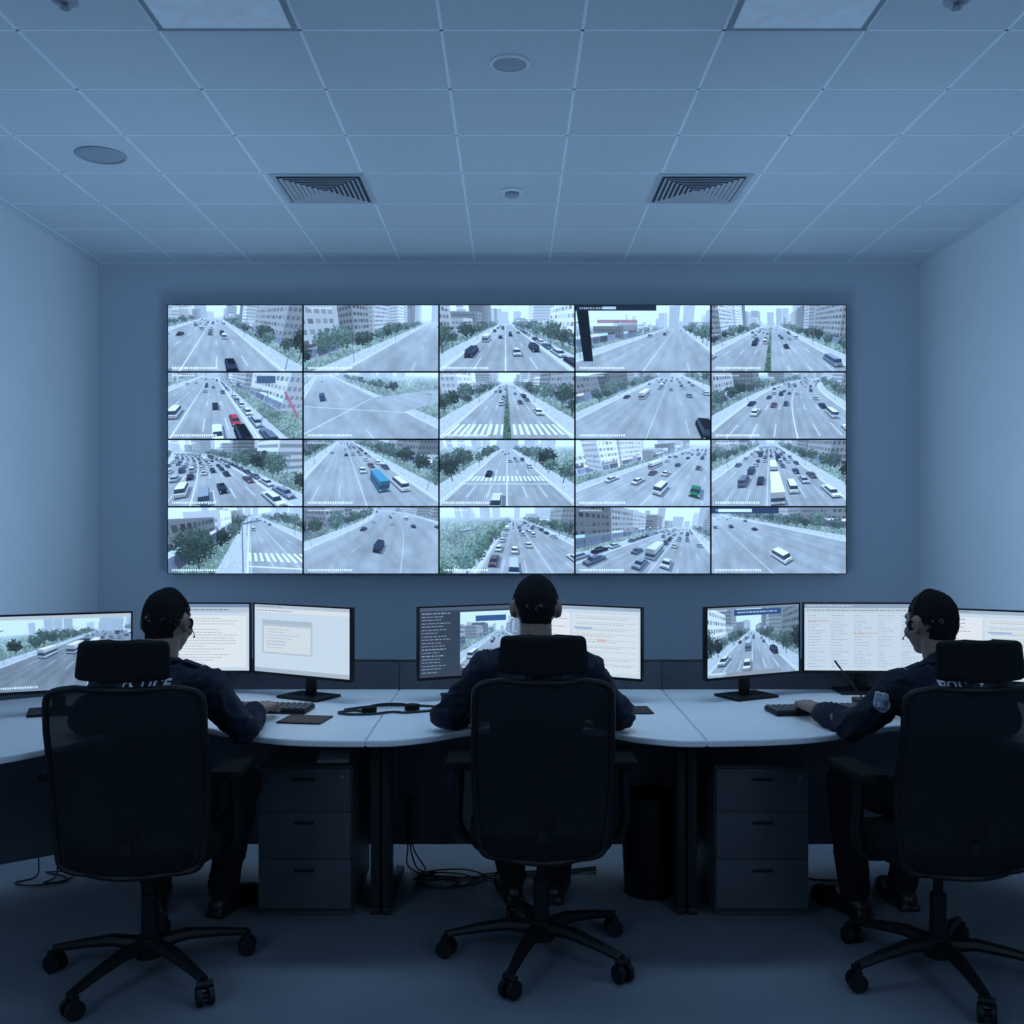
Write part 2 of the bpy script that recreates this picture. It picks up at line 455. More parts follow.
    for sd, kind in ((-1, left), (1, right)):
        y = 4.0
        while y < 190:
            xb = sd*(hw+setback-1+rng.uniform(0, 4))
            if cross is not None and abs(y-cross) < 14: y += 4; continue
            if 't' in kind: items.append((math.hypot(xb+rx(y)-cx, y), 'tree', (xb+rx(y), y, rng.uniform(2.4, 4.8), rng.uniform(.12, .32))))
            if 'g' in kind: items.append((math.hypot(xb+rx(y)-cx, y), 'tree', (xb+rx(y)-sd*2, y, rng.uniform(1.8, 2.8), rng.uniform(.26, .42))))
            y += rng.uniform(4, 11) if 'g' not in kind else 2.2
        y = rng.uniform(0, 12)
        while y < 260 and 'b' in kind:
            dp = rng.uniform(10, 26); ht = rng.uniform(*bh)*(1 if rng.random() < .6 else .45)
            xi = sd*(hw+setback+4+rng.uniform(0, 8))+rx(y+dp/2)
            if not (cross is not None and y-12 < cross < y+dp+12):
                items.append((math.hypot(xi-cx, y)+8, 'bld', (xi, xi+sd*rng.uniform(14, 25), y, y+dp, ht, rng.uniform(.38, .92), int(rng.integers(0, 4)))))
            y += dp+rng.uniform(1, 14)
    for k in range(22):
        x = rng.uniform(-230, 230); y = rng.uniform(200, 330)
        items.append((math.hypot(x-cx, y)+200, 'bld', (x, x+rng.uniform(12, 32), y, y+20, rng.uniform(10, 60), rng.uniform(.3, .68), int(rng.integers(0, 3)))))
    y = 12
    while y < 150:
        for sd in (-1, 1): items.append((math.hypot(sd*(hw+1)+rx(y)-cx, y), 'pole', (sd*(hw+1)+rx(y), y, sd)))
        y += 26
    for d, kd, a in sorted(items, key=lambda q: -q[0]):
        if kd == 'car': draw_car(*a, d)
        elif kd == 'pole':
            x, y, sd = a
            quad([(x-.12, y, 0), (x+.12, y, 0), (x+.08, y, 8.5), (x-.08, y, 8.5)], (.40, .44, .52), d)
            quad([(x, y, 8.4), (x-sd*2.6, y, 8.9), (x-sd*2.6, y, 9.1), (x, y, 8.7)], (.40, .44, .52), d)
        elif kd == 'tree':
            x, y, r_, dk = a
            p = pr(np.array((x, y, r_*1.25))); p0 = pr(np.array((x, y, 0.)))
            if p is None or p0 is None: continue
            rr = fp*r_/d
            if rr < 1.2 or rr > w*.6: continue
            quad([(x-.15, y, 0), (x+.15, y, 0), (x+.1, y, r_), (x-.1, y, r_)], (.22, .22, .24), d)
            x0, x1 = max(0, int(p[0]-rr*1.1)), min(w, int(p[0]+rr*1.1)+1)
            y0, y1 = max(0, int(p[1]-rr)), min(hh_, int(p[1]+rr)+1)
            if x0 >= x1 or y0 >= y1: continue
            XX = (np.arange(x0, x1)-p[0])[None, :]/rr/1.05; YY = (np.arange(y0, y1)-p[1])[:, None]/rr/.92
            n = nz[y0:y1, x0:x1]; m = XX**2+YY**2+(n-.5)*1.7 < .78
            sh = np.clip(dk*(.4+1.3*n)+.20*np.clip(-YY, 0, 1)*n*1.5, 0, 1)
            c = np.stack([sh*.84, sh*1.06, sh*.98], -1); al = 1-math.exp(-d/300)
            c = c*(1-al)+SKY*al
            img[y0:y1, x0:x1][m] = c[m]
        else:
            x0, x1, ya, yb_, ht, c, st = a
            bc = np.array((c*.95, c*.98, c*1.03)); wc = bc*rng.uniform(.55, .72)
            quad([(min(x0, x1), ya, 0), (max(x0, x1), ya, 0), (max(x0, x1), ya, ht), (min(x0, x1), ya, ht)], bc*.80, d)
            quad([(x0, ya, 0), (x0, yb_, 0), (x0, yb_, ht), (x0, ya, ht)], bc, d)
            if h > ht: quad([(x0, ya, ht), (x0, yb_, ht), (x1, yb_, ht), (x1, ya, ht)], bc*1.05, d)
            nf = int(ht/3.0)
            for fl_ in range(nf):
                za, zb = fl_*3.0+1.2, fl_*3.0+2.6
                if st == 0 or d > 150:
                    quad([(x0, ya+.5, za), (x0, yb_-.5, za), (x0, yb_-.5, zb), (x0, ya+.5, zb)], wc, d)
                    quad([(min(x0, x1)+.5, ya, za), (max(x0, x1)-.5, ya, za), (max(x0, x1)-.5, ya, zb), (min(x0, x1)+.5, ya, zb)], wc*.85, d)
                else:
                    st_ = 2.0
                    nn = int((yb_-ya)/st_)
                    for q in range(nn):
                        y_ = ya+.4+q*st_
                        quad([(x0, y_, za), (x0, y_+1.3, za), (x0, y_+1.3, zb), (x0, y_, zb)], wc*rng.uniform(.75, 1.35), d)
                    for q in range(int(abs(x1-x0)/2.2)):
                        x_ = min(x0, x1)+.4+q*2.2
                        quad([(x_, ya, za), (x_+1.4, ya, za), (x_+1.4, ya, zb), (x_, ya, zb)], wc*.85, d)
            q0 = ya
            while q0 < yb_-3:
                q1 = min(yb_, q0+rng.uniform(3, 7)); cc = rng.choice([.25, .5, .9])*np.array((rng.uniform(.75, 1.15), .95, 1.02))
                quad([(x0, q0, 3.3), (x0, q1, 3.3), (x0, q1, 4.4), (x0, q0, 4.4)], cc, d, .9)
                quad([(x0, q0, .2), (x0, q1-.3, .2), (x0, q1-.3, 3.1), (x0, q0, 3.1)], np.array((.3, .34, .42))*rng.uniform(.6, 1.5), d, .8)
                q0 = q1
    if extra: extra(img, rng, nz)
    img += (.04*(vnoise(rng, hh_, w, 1.6)-.5))[..., None]
    img = (img+np.roll(img, 1, 0)+np.roll(img, 1, 1)+np.roll(img, -1, 1))/4
    x = .03
    while x < .36:
        ww = rng.uniform(.006, .014)
        rect(img, x, .935, x+ww, .965, (.99, .99, 1.0), .85); x += ww+.006
    x = .03
    while x < .2:
        ww = rng.uniform(.006, .012)
        rect(img, x, .03, x+ww, .055, (.99, .99, 1.0), .6); x += ww+.006
    img = img.reshape(H, S, W, S, 3).mean((1, 3))
    img = np.clip((img-.5)*1.16+.53, 0, 1)
    img = img*np.array([.86, .97, 1.07])+np.array([.0, .01, .025])
    return np.clip(img, 0, 1)

def to_image(name, arr):
    H, W = arr.shape[:2]
    im = bpy.data.images.new(name, W, H)
    px = np.ones((H, W, 4), np.float32); px[..., :3] = arr[::-1]
    im.pixels.foreach_set(px.ravel()); im.update(); im.pack()
    return im
def screen_mat(name, arr, strength=1.0):
    m = bpy.data.materials.new(name); m.use_nodes = True; nt = m.node_tree
    b = nt.nodes['Principled BSDF']; b.inputs['Base Color'].default_value = (.01, .01, .012, 1)
    b.inputs['Roughness'].default_value = .35
    ti = nt.nodes.new('ShaderNodeTexImage'); ti.image = to_image(name, arr); ti.extension = 'EXTEND'
    nt.links.new(ti.outputs['Color'], b.inputs['Emission Color'])
    b.inputs['Emission Strength'].default_value = strength
    return m
def screen_plane(name, w, h, z0, y, m, parent):
    bm = bmesh.new(); uv = bm.loops.layers.uv.new('UVMap')
    vs = [bm.verts.new(p) for p in ((-w/2, y, z0), (w/2, y, z0), (w/2, y, z0+h), (-w/2, y, z0+h))]
    f = bm.faces.new(vs)
    for l, c in zip(f.loops, ((0, 0), (1, 0), (1, 1), (0, 1))): l[uv].uv = c
    me = bpy.data.meshes.new(name); bm.to_mesh(me); bm.free()
    return mobj(name, me, m, parent, smooth=False)

W_, K_, T_ = (.96, .97, 1.0), (.08, .10, .14), (.30, .58, .72)
RED, GRN = (.75, .25, .32), (.22, .48, .38)
def ex_post(img, rng, nz): poly(img, [(.0, 0), (.09, 0), (.13, .85), (.06, .85)], (.10, .12, .15)); rect(img, .16, .22, .46, .27, (.58, .42, .48), .8); rect(img, 0, .0, .6, .08, (.14, .17, .22)); rect(img, .2, .02, .3, .06, (.7, .75, .8))
def ex_red(img, rng, nz):
    poly(img, [(.86, .3), (.875, .27), (.975, .66), (.96, .70)], (.66, .34, .44), .7); rect(img, .66, .05, .80, .16, (.3, .36, .44))
def ex_sign(img, rng, nz): rect(img, .0, .0, .5, .09, (.20, .26, .36)); rect(img, .05, .02, .3, .07, (.8, .85, .9))
P20 = [
 dict(yaw=14, pitch=15, roll=4, cx=6, h=10, hw=19, lanes=6, dens=.42, left='tb', right='tb', near=12, cars=[(9, 14, K_, 'c')]),
 dict(yaw=-38, pitch=10, roll=-4, cx=-8, h=9, hw=22, lanes=4, dens=.05, dr=.12, left='tb', right='tb', bh=(18, 55), setback=8, near=25, mark=.35),
 dict(yaw=1, pitch=12, cx=0, h=9, hw=12, lanes=4, dens=.30, left='tb', right='tb', park='r', near=12, bh=(12, 40)),
 dict(yaw=-22, pitch=9, cx=5, h=8, hw=15, lanes=4, dens=.10, left='b', right='tb', extra=ex_post, bh=(6, 14), near=24, mark=.5, setback=2),
 dict(yaw=5, pitch=11, cx=1, h=11, hw=20, lanes=8, dens=.22, med=5, left='tb', right='tb', bh=(16, 60)),
 dict(yaw=16, pitch=21, roll=5, cx=7, h=11, hw=15, lanes=6, dens=.10, dr=.35, left='b', right='b', extra=ex_red, park='r', cars=[(12.0, 17, RED, 'c'), (12.0, 11, K_, 'v')]),
 dict(yaw=30, pitch=22, roll=2, cx=-8, h=14, hw=18, lanes=2, dens=.06, cross=30, left='t', right='t', crossdens=.12, setback=18, mark=.5),
 dict(yaw=0, pitch=17, cx=0, h=10, hw=12, lanes=6, dens=.28, med=3, xw=(13.5,), left='tb', right='tb', near=22),
 dict(yaw=-20, pitch=21, roll=-5, cx=4, h=11, hw=22, lanes=6, dens=.34, left='tb', right='tb', cars=[(10, 15, K_, 'v'), (-9, 40, W_, 'b')], near=20, mark=.4),
 dict(yaw=2, pitch=22, cx=-4, h=13, hw=20, lanes=8, curve=2.6, dens=.26, left='tb', right='tb', mark=.9),
 dict(yaw=16, pitch=17, cx=4, h=10, hw=17, lanes=8, curve=-1.4, dens=.75, left='tb', right='tb', park='r', near=10),
 dict(yaw=18, pitch=23, roll=3, cx=-3, h=11, hw=14, lanes=6, dl=.12, dr=.75, left='tb', right='tb', cars=[(4.6, 17, T_, 't'), (9.4, 15, W_, 'v')], near=11, mark=.5),
 dict(yaw=0, pitch=19, cx=0, h=10, hw=12, lanes=6, dens=.14, xw=(22,), left='t', right='t', setback=4),
 dict(yaw=-38, pitch=18, roll=-4, cx=9, h=11, hw=19, lanes=8, dens=.38, left='b', right='tb', bh=(8, 30), cars=[(8, 20, GRN, 'c'), (1, 17, W_, 'v')], near=13, tone=.04, mark=.5),
 dict(yaw=6, pitch=22, cx=1, h=12, hw=17, lanes=8, dens=.62, left='tb', right='tb', cars=[(2.2, 18, W_, 'b'), (2.2, 34, W_, 'b')], near=13, mark=.5),
 dict(yaw=-10, pitch=18, roll=-3, cx=-9, h=10, hw=9, lanes=4, dens=.12, xw=(16,), left='tb', right='t', near=25, bh=(8, 20), mark=.5, setback=7),
 dict(yaw=-26, pitch=23, cx=0, h=11, hw=24, lanes=4, dl=.30, dr=.04, curve=-2.0, left='tb', right='b', near=12, mark=.35),
 dict(yaw=-4, pitch=17, cx=-8, h=11, hw=15, lanes=6, dens=.36, left='g', right='tb', near=12, bh=(8, 20), setback=3, mark=.5),
 dict(yaw=-26, pitch=13, roll=4, cx=5, h=10, hw=15, lanes=6, dens=.45, left='b', right='tb', bh=(10, 45), park='l', mark=.5),
 dict(yaw=38, pitch=22, roll=-4, cx=-6, h=11, hw=24, lanes=6, dens=.14, left='tb', right='tb', cars=[(4.0, 12.5, W_, 'v')], extra=ex_sign, near=24, mark=.4),
]
VX0, VX1, VZ0, VZ1, VY = -2.743, 2.663, 1.069, 3.214, 8.20
pw, ph = (VX1-VX0)/5, (VZ1-VZ0)/4
for i, p in enumerate(P20):
    r_, c_ = divmod(i, 5)
    cx = VX0+pw*(c_+.5); z0 = VZ1-ph*(r_+1)
    rt = root('video_wall_display', (cx, VY, z0), 0, 'thin-bezel wall display panel showing a street traffic camera view', 'display screen', 'video wall displays')
    b = B(); b.box((0, .055, ph/2), (pw-.003, .095, ph-.003), .004)
    b.out('display_housing', M_bezel, rt)
    b = B(); e = .006
    for c, s_ in (((0, .004, e/2+.001), (pw-.003, .012, e)), ((0, .004, ph-e/2-.001), (pw-.003, .012, e)), ((-pw/2+e/2+.001, .004, ph/2), (e, .012, ph-.003)), ((pw/2-e/2-.001, .004, ph/2), (e, .012, ph-.003))):
        b.box(c, s_)
    b.out('bezel', M_bezel, rt)
    screen_plane('screen', pw-.012, ph-.012, .006, .003, screen_mat('traffic_feed_%d' % i, street(100+i, **p), 1.1), rt)

# ------------------------------------------------------------------ UI pictures
def ui(kind, seed, W=320, H=180):
    rng = np.random.default_rng(seed); img = np.zeros((H, W, 3))
    BG = np.array([.78, .86, .93])
    img[:] = BG
    def text(x0, x1, y, h=.012, col=(.35, .42, .52), a=.8):
        x = x0
        while x < x1:
            ww = rng.uniform(.01, .04); rect(img, x, y, min(x+ww, x1), y+h, col, a); x += ww+.008
    if kind == 'doc':
        rect(img, 0, 0, 1, .05, (.45, .55, .68)); text(.02, .3, .018, .014, (.85, .9, .95))
        rect(img, 0, .05, 1, .13, (.72, .78, .85)); text(.02, .8, .08)
        rect(img, .03, .17, .97, .95, (.87, .91, .95))
        for j in range(17): text(.06, rng.uniform(.4, .9), .21+j*.042, .011, a=.4)
        rect(img, .03, .17, .22, .95, (.78, .84, .90)); 
        for j in range(12): text(.05, rng.uniform(.12, .2), .22+j*.055)
    elif kind == 'dialog':
        rect(img, 0, 0, 1, .05, (.70, .77, .84)); text(.02, .3, .018)
        rect(img, .0, .05, 1, .11, (.85, .89, .93)); text(.02, .4, .075)
        rect(img, .08, .22, .62, .72, (.70, .77, .84)); rect(img, .085, .225, .615, .28, (.66, .74, .81)); rect(img, .10, .31, .60, .70, (.82, .87, .91))
        for j in range(7): text(.13, rng.uniform(.3, .55), .35+j*.045, a=.3)
        rect(img, 0, .94, 1, 1, (.66, .73, .80))
    elif kind == 'table':
        rect(img, 0, 0, 1, .06, (.55, .63, .73)); text(.02, .4, .02, .016, (.9, .93, .96))
        rect(img, 0, .06, 1, .14, (.76, .82, .88)); text(.02, .9, .09)
        for j in range(18):
            rect(img, .0, .16+j*.045, 1, .162+j*.045, (.72, .79, .85))
            for q in range(5): text(.03+q*.19, .03+q*.19+rng.uniform(.05, .15), .175+j*.045, .010, a=.35)
        text(.03, .2, .25, .014, (.8, .5, .55), .6); text(.4, .6, .43, .014, (.85, .6, .5), .6)
    elif kind == 'grid':
        rect(img, 0, 0, 1, .05, (.62, .70, .78)); text(.02, .25, .018)
        rect(img, .02, .10, .34, .95, (.88, .91, .95))
        for j in range(14): text(.04, rng.uniform(.15, .32), .13+j*.058, .012, (.3, .38, .48), .5)
        rect(img, .36, .10, .98, .95, (.84, .89, .93))
        for j in range(9):
            rect(img, .38, .14+j*.085, .96, .143+j*.085, (.68, .75, .82))
            text(.40, rng.uniform(.6, .94), .165+j*.085, .012, a=.35)
        rect(img, .38, .3, .55, .33, (.60, .72, .88)); rect(img, .6, .47, .68, .5, (.85, .70, .66))
    elif kind == 'dark':
        img[:] = (.20, .26, .34)
        rect(img, 0, 0, 1, .05, (.30, .37, .46))
        for j in range(19): text(.02, rng.uniform(.14, .28), .08+j*.047, .012, (.62, .70, .80), .8)
        s_ = street(77, 200, 160, yaw=-8, pitch=12, hw=12, dens=.4, left='b', right='b', f=.7)
        y0, x0 = int(.08*H), int(.36*W); hh, ww = int(.84*H), int(.62*W)
        yi = (np.arange(hh)*s_.shape[0]/hh).astype(int); xi = (np.arange(ww)*s_.shape[1]/ww).astype(int)
        img[y0:y0+hh, x0:x0+ww] = s_[yi][:, xi]
        rect(img, .5, .14, .78, .22, (.2, .36, .6)); rect(img, 0, .94, 1, 1, (.22, .27, .34))
    elif kind == 'street_a':
        img = street(55, 320, 180, yaw=-30, pitch=15, roll=-3, cx=2, h=8, hw=19, lanes=8, dens=.4, left='t', right='tb', near=16, cars=[(-8, 30, W_, 'b'), (-14, 22, W_, 't'), (-3, 40, W_, 'b'), (1, 15, K_, 'c')], mark=.5, tone=-.12)
        rect(img, 0, 0, 1, .05, (.72, .79, .86))
    elif kind == 'street_b':
        img = street(66, 320, 180, yaw=2, pitch=9, cx=0, h=8, hw=11, lanes=6, dens=.2, left='tb', right='tb', near=14, bh=(14, 50), setback=2)
        rect(img, .28, .04, .80, .13, (.18, .32, .55)); text(.32, .75, .07, .02, (.85, .9, 1))
        rect(img, 0, 0, 1, .03, (.5, .58, .66))
        rect(img, .2, .94, .8, 1, (.55, .62, .7))
    return img

def monitor(A, Bp, zb, h, kind, seed, label):
    A = Vector(A); Bp = Vector(Bp); d = Bp-A; w = d.length; ang = math.atan2(d.y, d.x)
    mid = (A+Bp)/2
    T = .7505
    r = root('computer_monitor', (mid.x, mid.y, T), ang, label, 'monitor', 'desk monitors')
    z0 = zb-T
    B().box((0, .014, z0+h/2), (w, .024, h), .005).box((0, .034, z0+h/2), (w*.6, .03, h*.6), .012).out('monitor_housing', M_bezel, r)
    b = B(); e = .007
    for c, s_ in (((0, .001, z0+.006), (w, .008, .012)), ((0, .001, z0+h-e/2), (w, .008, e)), ((-w/2+e/2, .001, z0+h/2), (e, .008, h)), ((w/2-e/2, .001, z0+h/2), (e, .008, h))):
        b.box(c, s_, .001)
    b.out('bezel', M_bezel, r)
    screen_plane('screen', w-2*e, h-.019, z0+.012, .0005, screen_mat('ui_'+kind+str(seed), ui(kind, seed), .97), r)
    B().box((0, .065, (z0+h*.5)/2), (.05, .02, z0+h*.5), .006).out('stand_neck', M_black, r)
    B().box((0, .05, .006), (.22, .16, .012), .005).out('stand_base', M_black, r)
    return r
MH = .305
monitor((-2.0, 3.87), (-1.497, 4.07), .835, MH, 'street_a', 1, 'black monitor showing a street camera view on the desk')
monitor((-1.585, 4.45), (-1.125, 4.44), .84, MH, 'doc', 2, 'black monitor showing white document window behind the seated person')
monitor((-1.113, 4.44), (-.652, 4.18), .84, MH, 'dialog', 3, 'black monitor on stand showing pale dialog window')
monitor((-.385, 4.22), (.08, 4.44), .84, MH, 'dark', 4, 'black monitor showing dark list and street picture')
monitor((.095, 4.44), (.530, 4.20), .84, MH, 'grid', 5, 'black monitor showing pale table window')
monitor((.792, 4.21), (1.24, 4.44), .84, MH, 'street_b', 6, 'black monitor showing tree-lined street camera view')
monitor((1.255, 4.45), (1.79, 4.43), .84, MH, 'table', 7, 'black monitor showing white spreadsheet behind the seated person')
monitor((1.81, 4.42), (2.29, 4.16), .82, MH, 'grid', 8, 'black monitor showing pale data window at the desk end')

# ------------------------------------------------------------------ desks
def desk(front, back, label, legs, panels, divs):
    r = root('desk', (0, 0, 0), 0, label, 'desk', 'control room desks')
    pl = list(front)+list(back)
    B().prism(pl, .729, .75, .003).out('tabletop', M_desk, r, ang=25)
    for (lx, ly, fy0, fy1) in legs:
        B().box((lx, ly, .377), (.036, .08, .695), .006).box((lx, (fy0+fy1)/2, .015), (.036, fy1-fy0, .03), .008).box((lx, 4.05 if ly > 3.8 else 3.6, .713), (.036, .6, .03), .004).out('leg', M_deskleg, r)
    for (x0, y0, x1, y1) in panels:
        d = Vector((x1-x0, y1-y0)); a = math.atan2(d.y, d.x)
        B().box(((x0+x1)/2, (y0+y1)/2, .40), (d.length, .018, .62), .002, Matrix.Rotation(a, 4, 'Z')).out('modesty_panel', M_modesty, r)
    for (x0, y0, x1, y1) in divs:
        d = Vector((x1-x0, y1-y0)); a = math.atan2(d.y, d.x)
        R = Matrix.Rotation(a, 4, 'Z')
        B().box(((x0+x1)/2, (y0+y1)/2, .81), (d.length-.001, .025, .13), .003, R).out('divider_panel', M_divider, r)
        B().box(((x0+x1)/2, (y0+y1)/2, .880), (d.length-.001, .028, .008), .002, R).out('divider_cap', M_cab, r, label='thin metal cap rail on the divider')
    return r
fl = catmull([(-.5, 3.50), (-.66, 3.505), (-.82, 3.54), (-.98, 3.63), (-1.18, 3.76), (-1.38, 3.68), (-1.5, 3.42), (-1.66, 3.22), (-2.0, 3.06), (-2.45, 2.95)])
desk(fl, [(-2.45, 4.05), (-1.75, 4.59), (-.5, 4.59)], 'white-topped curved desk with dark legs, three monitors on it',
     [(-.520, 3.96, 3.91, 4.4), (-2.2, 3.6, 3.2, 4.0)], [(-1.74, 4.49, -.499, 4.49), (-2.4, 4.0, -1.735, 4.49)], [(-1.74, 4.575, -.4985, 4.575), (-2.44, 4.07, -1.74, 4.575)])
fm = catmull([(.662, 3.50), (.56, 3.505), (.42, 3.57), (.30, 3.68), (.08, 3.76), (-.14, 3.68), (-.28, 3.57), (-.40, 3.51), (-.497, 3.50)])
desk(fm, [(-.497, 4.59), (.662, 4.59)], 'white-topped curved centre desk with dark legs, two monitors on it',
     [(-.477, 3.96, 3.91, 4.4), (.642, 3.96, 3.91, 4.01)], [(-.498, 4.49, .664, 4.49)], [(-.4975, 4.575, .6635, 4.575)])
fr = catmull([(2.6, 2.95), (2.1, 3.06), (1.85, 3.22), (1.73, 3.42), (1.6, 3.68), (1.42, 3.76), (1.22, 3.66), (1.06, 3.57), (.88, 3.52), (.665, 3.50)])
desk(fr, [(.665, 4.59), (1.95, 4.59), (2.6, 4.05)], 'white-topped curved desk with dark legs, three monitors and keyboard',
     [(.686, 3.96, 3.91, 4.4), (2.3, 3.6, 3.2, 4.0)], [(.665, 4.49, 1.94, 4.49), (1.935, 4.49, 2.56, 4.0)], [(.6645, 4.575, 1.94, 4.575), (1.94, 4.575, 2.6, 4.07)])

# ------------------------------------------------------------------ pedestals
def pedestal(x0, label):
    w, dpt, h = .352, .48, .575
    r = root('drawer_cabinet', (x0+w/2, 3.865+dpt/2, 0), 0, label, 'drawer cabinet', 'under-desk drawer cabinets')
    B().box((0, .008, h/2+.015), (w, dpt-.016, h-.03), .003).box((0, .01, .016), (w-.02, dpt-.06, .032), .002).out('cabinet_body', M_cab, r)
    zs = [(.048, .2295), (.2315, .4075), (.4095, .570)]
    for k, (a, b) in enumerate(zs):
        d = B().box((0, -dpt/2-.004, (a+b)/2), (w-.008, .016, b-a), .0015).out('drawer', M_cabd, r)
        B().box((0, -dpt/2-.014, b-.040), (.075, .006, .010), .002).box((0, -dpt/2-.020, b-.036), (.075, .010, .003), .001).out('handle', M_deskleg, d)
        if k == 2: B().cyl((w/2-.035, -dpt/2-.010, b-.03), (w/2-.035, -dpt/2-.016, b-.03), .007).out('lock', M_chrome, d)
    return r
pedestal(-.952, 'grey metal three-drawer pedestal cabinet under the desk beside seated person')
pedestal(.760, 'grey metal three-drawer pedestal cabinet next to waste bin')
b = B().box((0, 0, 0), (.12, .16, .012), .002)
tag(b.out('paper_pad', M_paper, None, (-.69, 4.0, .5825), .1), 'small white paper pad lying on the drawer cabinet', 'paper pad')
r = root('waste_bin', (.552, 4.16, 0), 0, 'black plastic waste bin standing under the desk', 'waste bin')
B().lathe([(.095, .0), (.098, .005), (.118, .39), (.111, .39), (.092, .01), (0, .01)]).out('bin_body', M_black, r)
B().tube([(.118*math.cos(a), .118*math.sin(a), .395) for a in [2*math.pi*k/32 for k in range(32)]], .005, 8, True).out('rim', M_black, r)

# ------------------------------------------------------------------ desk objects
def keyboard(x, y, rot, label):
    r = root('keyboard', (x, y, .7505), rot, label, 'keyboard', 'desk keyboards')
    B().box((0, 0, .009), (.40, .14, .016), .004).out('keyboard_case', M_black, r)
    b = B()
    for j in range(5):
        for i in range(17):
            b.box((-.188+i*.0235, -.052+j*.026, .020), (.018, .020, .008), .002, seg=1)
    b.out('keys', M_key, r)
keyboard(-.99, 4.06, -.10, 'black desktop keyboard in front of the seated person')
keyboard(.08, 4.08, 0, 'black desktop keyboard in front of the seated person')
keyboard(1.20, 4.02, .12, 'black desktop keyboard under the seated person\'s hand')
def mousepad(x, y, rot, label):
    tag(B().box((0, 0, .003), (.17, .15, .005), .0015).out('mouse_pad', M_black, None, (x, y, .7505), rot), label, 'mouse pad')
mousepad(-.775, 3.86, -.15, 'dark mouse pad on the white desk')
mousepad(.46, 4.05, .05, 'dark mouse pad on the white desk')
def mouse(x, y, rot):
    r = root('computer_mouse', (x, y, .7565), rot, 'black computer mouse resting on mouse pad', 'mouse', 'computer mice')
    B().sph((0, 0, .012), (.031, .055, .012)).out('mouse_shell', M_black, r)
    B().cyl((-.004, .03, .021), (.004, .03, .021), .006).out('scroll_wheel', M_key, r)
mouse(.45, 4.06, 0)
r = root('headset', (-.48, 4.05, .7505), .3, 'black headset with cord lying on the white desk', 'headset')
B().tube([(.085*math.cos(a), .075*math.sin(a), .012) for a in [math.pi*(k/20)*1.1 for k in range(21)]], .007, 8).out('headband', M_black, r)
for sx in (-1, 1): B().cyl((sx*.085, -.02, .004), (sx*.085, -.02, .024), .03).out('ear_cup', M_blackfab, r)
pts = [(-.09, -.02, .006), (-.14, .02, .005), (-.2, .0, .005), (-.17, -.05, .005), (-.08, -.07, .005), (.0, -.05, .005), (.05, -.08, .005), (.16, -.06, .005), (.19, .0, .005), (.13, .05, .005), (.0, .1, .005), (-.1, .08, .005), (-.17, .05, .005)]
B().tube(catmull(pts, 6), .005, 6).out('cord', M_cable, r)
r = root('gooseneck_microphone', (1.43, 4.2, .7505), 0, 'thin black gooseneck desk microphone beside keyboard', 'microphone')
B().box((0, 0, .012), (.07, .08, .024), .006).out('microphone_base', M_black, r)
B().tube(catmull([(0, 0, .02), (-.02, .0, .05), (-.06, -.01, .10), (-.10, -.02, .15)], 6), .003, 8).out('gooseneck', M_black, r)
B().cap((-.10, -.02, .15), (-.122, -.025, .178), .004).out('microphone_capsule', M_black, r)

def cable(pts, label, rad=.0035, grp='floor cables'):
    o = B().tube(catmull(pts, 6), rad, 6).out('cable', M_cable); tag(o, label, 'cable', grp)
for k in range(3):
    pts = [(-.455+.008*k, 4.46, .3), (-.45+.01*k, 4.45, .1), (-.43+.03*k, 4.40, .01)]
    for j in range(7):
        a = j*1.25+k*1.9; pts.append((-.31+(.09+.03*k)*math.cos(a)+.03*k, 4.26+(.07+.02*k)*math.sin(a), .005+.008*k))
    pts += [(-.1, 4.3+.03*k, .005), (.2, 4.36+.02*k, .005), (.36, 4.40, .005+.008*k)]
    cable(pts, 'black cable coiled on the floor under the desk')
for k in range(2):
    cable([(-2.0+.08*k, 4.35, .10), (-1.99+.08*k, 4.32, .01), (-2.05+.12*k, 4.25, .005), (-1.95+.1*k, 4.22+.05*k, .005), (-1.85, 4.3+.05*k, .005+.01*k), (-1.98, 4.38, .005)], 'black cable loosely lying on the floor under the desk')
cable([(1.25, 4.46, .2), (1.24, 4.44, .05), (1.2, 4.34, .005), (1.35, 4.28, .005), (1.5, 4.36, .005)], 'black cable lying on the floor under the desk')

